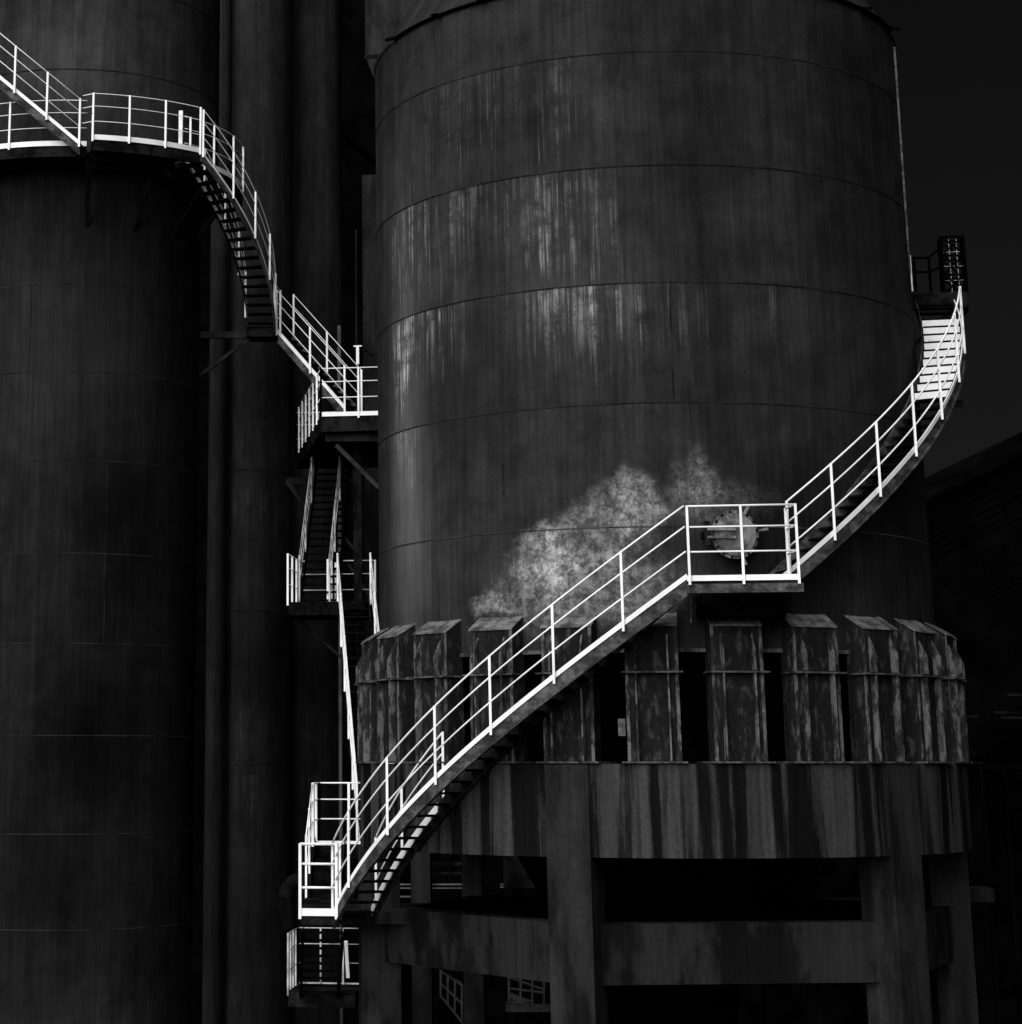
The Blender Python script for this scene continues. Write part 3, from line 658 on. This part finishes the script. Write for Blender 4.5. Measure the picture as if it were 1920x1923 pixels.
b = MB(); b.tube([(p.x, p.y, 0), (p.x, p.y, p.z)], .05, 10)
tag(b.build('vertical_pipe', 'pale'), 'slim pale upright pipe rising behind the corner platform railing', 'pipe')
# riveted girder beside the big tank
g = at(694, 700, 57.0)
G = thing('plate_girder', 'narrow riveted vertical steel girder along the left edge of the big tank', 'girder', (g.x, g.y, 0))
ztop = at(694, 328, 57.0).z
b = MB(); b.box(g.x-.17, g.x+.45, g.y, g.y+.3, 0, ztop); b.build('web_plate', 'plate', G)
b = MB(); b.box(g.x-.36, g.x-.32, g.y-.1, g.y+.25, 0, ztop-1.6); b.build('flange_plate', 'plate', G)
b = MB()
for k in range(60):
    z = ztop-.3-k*.22; b.box(g.x-.125, g.x-.095, g.y-.015, g.y, z, z+.03)
b.build('rivet_row', 'under', G)
p = at(672, 650, 50.5)
b = MB(); b.bar(p, p-Vector((0,0,.45)), .07, .07); b.bar(p+Vector((-.1,0,0)), p+Vector((.1,0,0)), .05, .03)
VS = b.build('vent_stub', 'white', G)
p = at(688, 655, 50.5)
b = MB(); b.tube([p+Vector((-.1+.3*k/6, 0, -.1+.07*math.sin(k))) for k in range(7)], .03, 6); b.build('bent_pipe', 'under', G)
# added black block standing in for the dark gap high up
p = at(672, 150, 60)
D = thing('dark_gap_block', 'added black block standing in for the dark gap beside the top of the big tank', 'dark block', (p.x, p.y, 0))
b = MB(); r1, r2 = at(642, 200, 60), at(760, 200, 60); zlo = at(672, 320, 60).z
b.add([(r1.x, p.y, zlo+1.2), (r1.x, p.y+1.5, zlo+1.2), (r1.x, p.y+1.5, 36), (r1.x, p.y, 36), (r2.x, p.y, zlo-.4), (r2.x, p.y+1.5, zlo-.4), (r2.x, p.y+1.5, 36), (r2.x, p.y, 36)],
      [(0,1,2,3),(4,7,6,5),(0,4,5,1),(3,2,6,7),(0,3,7,4),(1,5,6,2)])
b.build('casing', 'black', D)  # body of the added dark-gap block
b = MB(); b.bar((r2.x-.3, p.y+.8, 0), (r2.x-.3, p.y+.8, zlo), .25, .25); b.build('support_leg', 'black', D)  # added leg under the dark-gap block
# pale duct behind the shoulder of the big tank
h1_, h2_ = at(686, 90, 49), at(790, 90, 49); zb_ = at(700, 172, 49).z
HD = thing('exhaust_hood', 'grey plate hood just behind the upper left shoulder of the big tank', 'hood', (h1_.x, h1_.y, zb_))
b = MB(); b.hexa([(h1_.x+.35, h1_.y, zb_), (h2_.x, h1_.y, zb_-.3), (h2_.x, h1_.y+1.4, zb_-.3), (h1_.x+.35, h1_.y+1.4, zb_), (h1_.x, h1_.y, zb_+.9), (h2_.x, h1_.y, zb_+.9), (h2_.x, h1_.y+1.4, zb_+.9), (h1_.x, h1_.y+1.4, zb_+.9)])
b.box(h1_.x, h2_.x, h1_.y, h1_.y+1.4, zb_+.902, zb_+5); b.build('casing', 'plate', HD)
b = MB(); b.box(h1_.x-.02, h2_.x, h1_.y-.02, h1_.y-.002, zb_+.86, zb_+.94); b.build('seam_strap', 'under', HD)
b = MB(); b.bar((h2_.x-.4, h1_.y+.7, 0), (h2_.x-.4, h1_.y+.7, zb_-.1), .2, .2); b.build('support_leg', 'black', HD)
# elbow pipe at lower left
E_ = MB(); pts = []
for k in range(13):
    t = k/12; a = R(90+100*t); q = at(568+math.cos(a)*28-4, 1690-math.sin(a)*36, 47); pts.append(q)
E_.tube([at(640, 1652, 47)]+pts+[at(548, 1760, 47)], .17, 12)
tag(E_.build('elbow_pipe', 'tread'), 'dim bent pipe curling down behind the lower left landings', 'pipe')

# ------------------------------------------------------------------ buildings behind
BK = thing('works_building', 'black windowless works wall closing the view behind the vessels and under the tank', 'building', (-8, 33, 0))
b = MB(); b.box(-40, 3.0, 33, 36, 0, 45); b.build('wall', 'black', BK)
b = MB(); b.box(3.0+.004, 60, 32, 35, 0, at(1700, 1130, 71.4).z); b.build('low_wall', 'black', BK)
b = MB()
for k in range(12): b.box(-38+k*3.3, -37.8+k*3.3, 32.9, 33, 0, 45)
b.build('pilaster', 'roofing', BK)
# inclined corrugated gallery at right
CG = thing('conveyor_gallery', 'dark corrugated conveyor gallery sloping up to the right behind the tank', 'gallery', (9, 20, 0))
gy0, gy1 = 20.0, 23.0
pA, pB = at(1690, 898, 59.4), at(2060, 722, 59.4)
lA, lB = at(1690, 1250, 59.4), at(2060, 1074, 59.4)
dx = (pB.x-pA.x); s_ = (pB.z-pA.z)/dx
def gz(x): return pA.z+(x-pA.x)*s_
xa, xb = pA.x-2.5, pB.x+14
def gal(b, z0, z1, y0, y1, xa=xa, xb=xb):
    b.hexa([(xa,y0,gz(xa)+z0),(xb,y0,gz(xb)+z0),(xb,y1,gz(xb)+z0),(xa,y1,gz(xa)+z0),(xa,y0,gz(xa)+z1),(xb,y0,gz(xb)+z1),(xb,y1,gz(xb)+z1),(xa,y1,gz(xa)+z1)])
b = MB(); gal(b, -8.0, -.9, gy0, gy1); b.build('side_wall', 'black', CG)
b = MB(); 
b.hexa([(xa,gy0-.3,gz(xa)-.95),(xb,gy0-.3,gz(xb)-.95),(xb,gy1,gz(xb)-.2),(xa,gy1,gz(xa)-.2),(xa,gy0-.3,gz(xa)-.87),(xb,gy0-.3,gz(xb)-.87),(xb,gy1,gz(xb)-.1),(xa,gy1,gz(xa)-.1)])
b.build('roof', 'roofing', CG)
b = MB()
for k in range(7):
    zz = -1.3-k*.20; gal(b, zz, zz+.03, gy0-.05-.0, gy0)
for k in range(9):
    zz = -3.9-k*.13; gal(b, zz, zz+.025, gy0-.04, gy0, pA.x+2.0)
b.build('cladding_rib', 'dimpale' if False else 'roofing', CG)
b = MB()
for x in (8.2, 16.0, 24.0):
    b = MB(); b.box(x-.2, x+.2, gy0+.8, gy0+1.2, 0, gz(x)-8.0); b.build('trestle_leg', 'black', CG)
# steel frame at right, behind the piers
SF = thing('pipe_rack', 'faint steel columns and crossbars in the dark at the right edge', 'pipe rack', (8, 8, 0))
for (x, wd) in ((1858, .09), (1900, .12)):
    q = at(x, 1650, 47); b = MB(); b.bar((q.x, q.y, 0), (q.x, q.y, at(x, 1440, 47).z), wd, .08, (1,0,0)); b.build('column', 'roofing', SF)
for (x0, x1, y) in ((1822, 1846, 1433), (1812, 1838, 1346), (1872, 1918, 1305), (1868, 1915, 1338), (1880, 1930, 1348)):
    a_, c_ = at(x0, y, 47), at(x1, y, 47); b = MB(); b.bar(a_, c_, .05, .045); b.build('crossbar', 'under', SF)
q = at(1858, 1390, 47.1); b = MB(); b.bar(Vector((q.x, q.y, at(1858, 1440, 47.1).z)), Vector((q.x, q.y, at(1858, 1290, 47.1).z)), .06, .06, (1,0,0)); b.bar(at(1812, 1440, 47.1), at(1935, 1440, 47.1), .08, .08); b.build('upper_column', 'roofing', SF)

# ------------------------------------------------------------------ pale structures seen through the concrete frame
def ladder_frame(label, x0, x1, y0, y1, dep, n, slope=0.0):
    c_ = at((x0+x1)/2, y1, dep); t = thing('guard_railing', label, 'railing', (c_.x, c_.y, c_.z), 'far railings seen through the piers')
    b = MB()
    for k in range(n):
        x = x0+(x1-x0)*k/(n-1); b.bar(at(x, y0+slope*k, dep), at(x, y1+slope*k*1.8, dep), .05, .05, (1,0,0))
    b.build('upright', 'dimpale', t)
    b = MB()
    for f in (0, .5, 1): b.bar(at(x0-2, y0+(y1-y0)*f, dep), at(x1+2, y0+(y1-y0)*f+slope*(n-1)*(1+.8*f), dep), .045, .045)
    b.bar(at(x0, y0+3, dep), at(x1, y0+(y1-y0)*.55, dep), .04, .04)
    b.build('rail', 'dimpale', t)
ladder_frame('faint sloping stair railing between the left pair of piers near the bottom edge', 828, 868, 1822, 1868, 52, 4, 10)
ladder_frame('faint railing over girders just left of the centre pier near the bottom edge', 956, 1022, 1832, 1880, 52, 4, 2)
ladder_frame('tiny faint railing right of the centre pier near the bottom edge', 1330, 1362, 1850, 1888, 54, 2, 0)
GI = thing('floor_girder', 'dim pale girders low behind the centre pier near the bottom edge', 'girder', at(1000, 1895, 53))
for (x0, y0, x1, y1, h) in ((950, 1893, 1040, 1893, .17), (955, 1868, 1000, 1886, .12), (950, 1884, 1003, 1884, .06)):
    b = MB(); b.bar(at(x0, y0, 53), at(x1, y1, 53), .15, h); b.build('girder_beam', 'dimpale', GI)
b = MB(); b.bar(at(1128, 1890, 53), at(1194, 1890, 53), .12, .08); b.bar(at(1125, 1857, 53), at(1170, 1857, 53), .1, .05); b.build('girder_beam', 'under', GI)
HB = thing('crossbeam', 'pale horizontal bars behind the columns under the ring beam', 'beam', at(860, 1661, 50))
for (x0, x1, y, h) in ((745, 875, 1661, .035), (745, 875, 1668, .025), (940, 1022, 1661, .03), (940, 1022, 1666, .03), (805, 872, 1640, .04), (800, 872, 1622, .07), (750, 780, 1684, .03)):
    b = MB(); b.bar(at(x0, y, 50), at(x1, y, 50), .08, h); b.build('bar', 'pale' if y > 1655 else 'under', HB)
CP = thing('gusset_wall', 'grey triangular gusset wall behind the hopper under the big tank', 'wall', at(1000, 1690, 47))
b = MB(); A_, B_, C_, D_ = at(946, 1600, 47), at(990, 1600, 47), at(1040, 1668, 47), at(946, 1668, 47)
vs = [A_, B_, C_, D_]; vs = vs+[v+Vector((0,.3,0)) for v in vs]; b.hexa(vs); b.build('panel', 'under', CP)
b = MB(); A_, B_, C_, D_ = at(1520, 1600, 47), at(1536, 1600, 47), at(1536, 1690, 47), at(1460, 1690, 47)
vs = [A_, B_, C_, D_]; vs = vs+[v+Vector((0,.3,0)) for v in vs]; b.hexa(vs); b.build('panel', 'under', CP)
b = MB(); b.bar(at(1478, 1685, 46.5), at(1760, 1692, 46.5), .1, .05); b.build('rail', 'dimpale', CP)
# drainpipe at lower left of concrete frame
q = at(682, 1800, 39.0)
b = MB(); b.tube([(q.x, q.y, 0), (q.x, q.y, at(682, 1736, 39.0).z)], .055, 10)
tag(b.build('drainpipe', 'beam'), 'slim grey vertical pipe beside the leftmost pier', 'pipe')
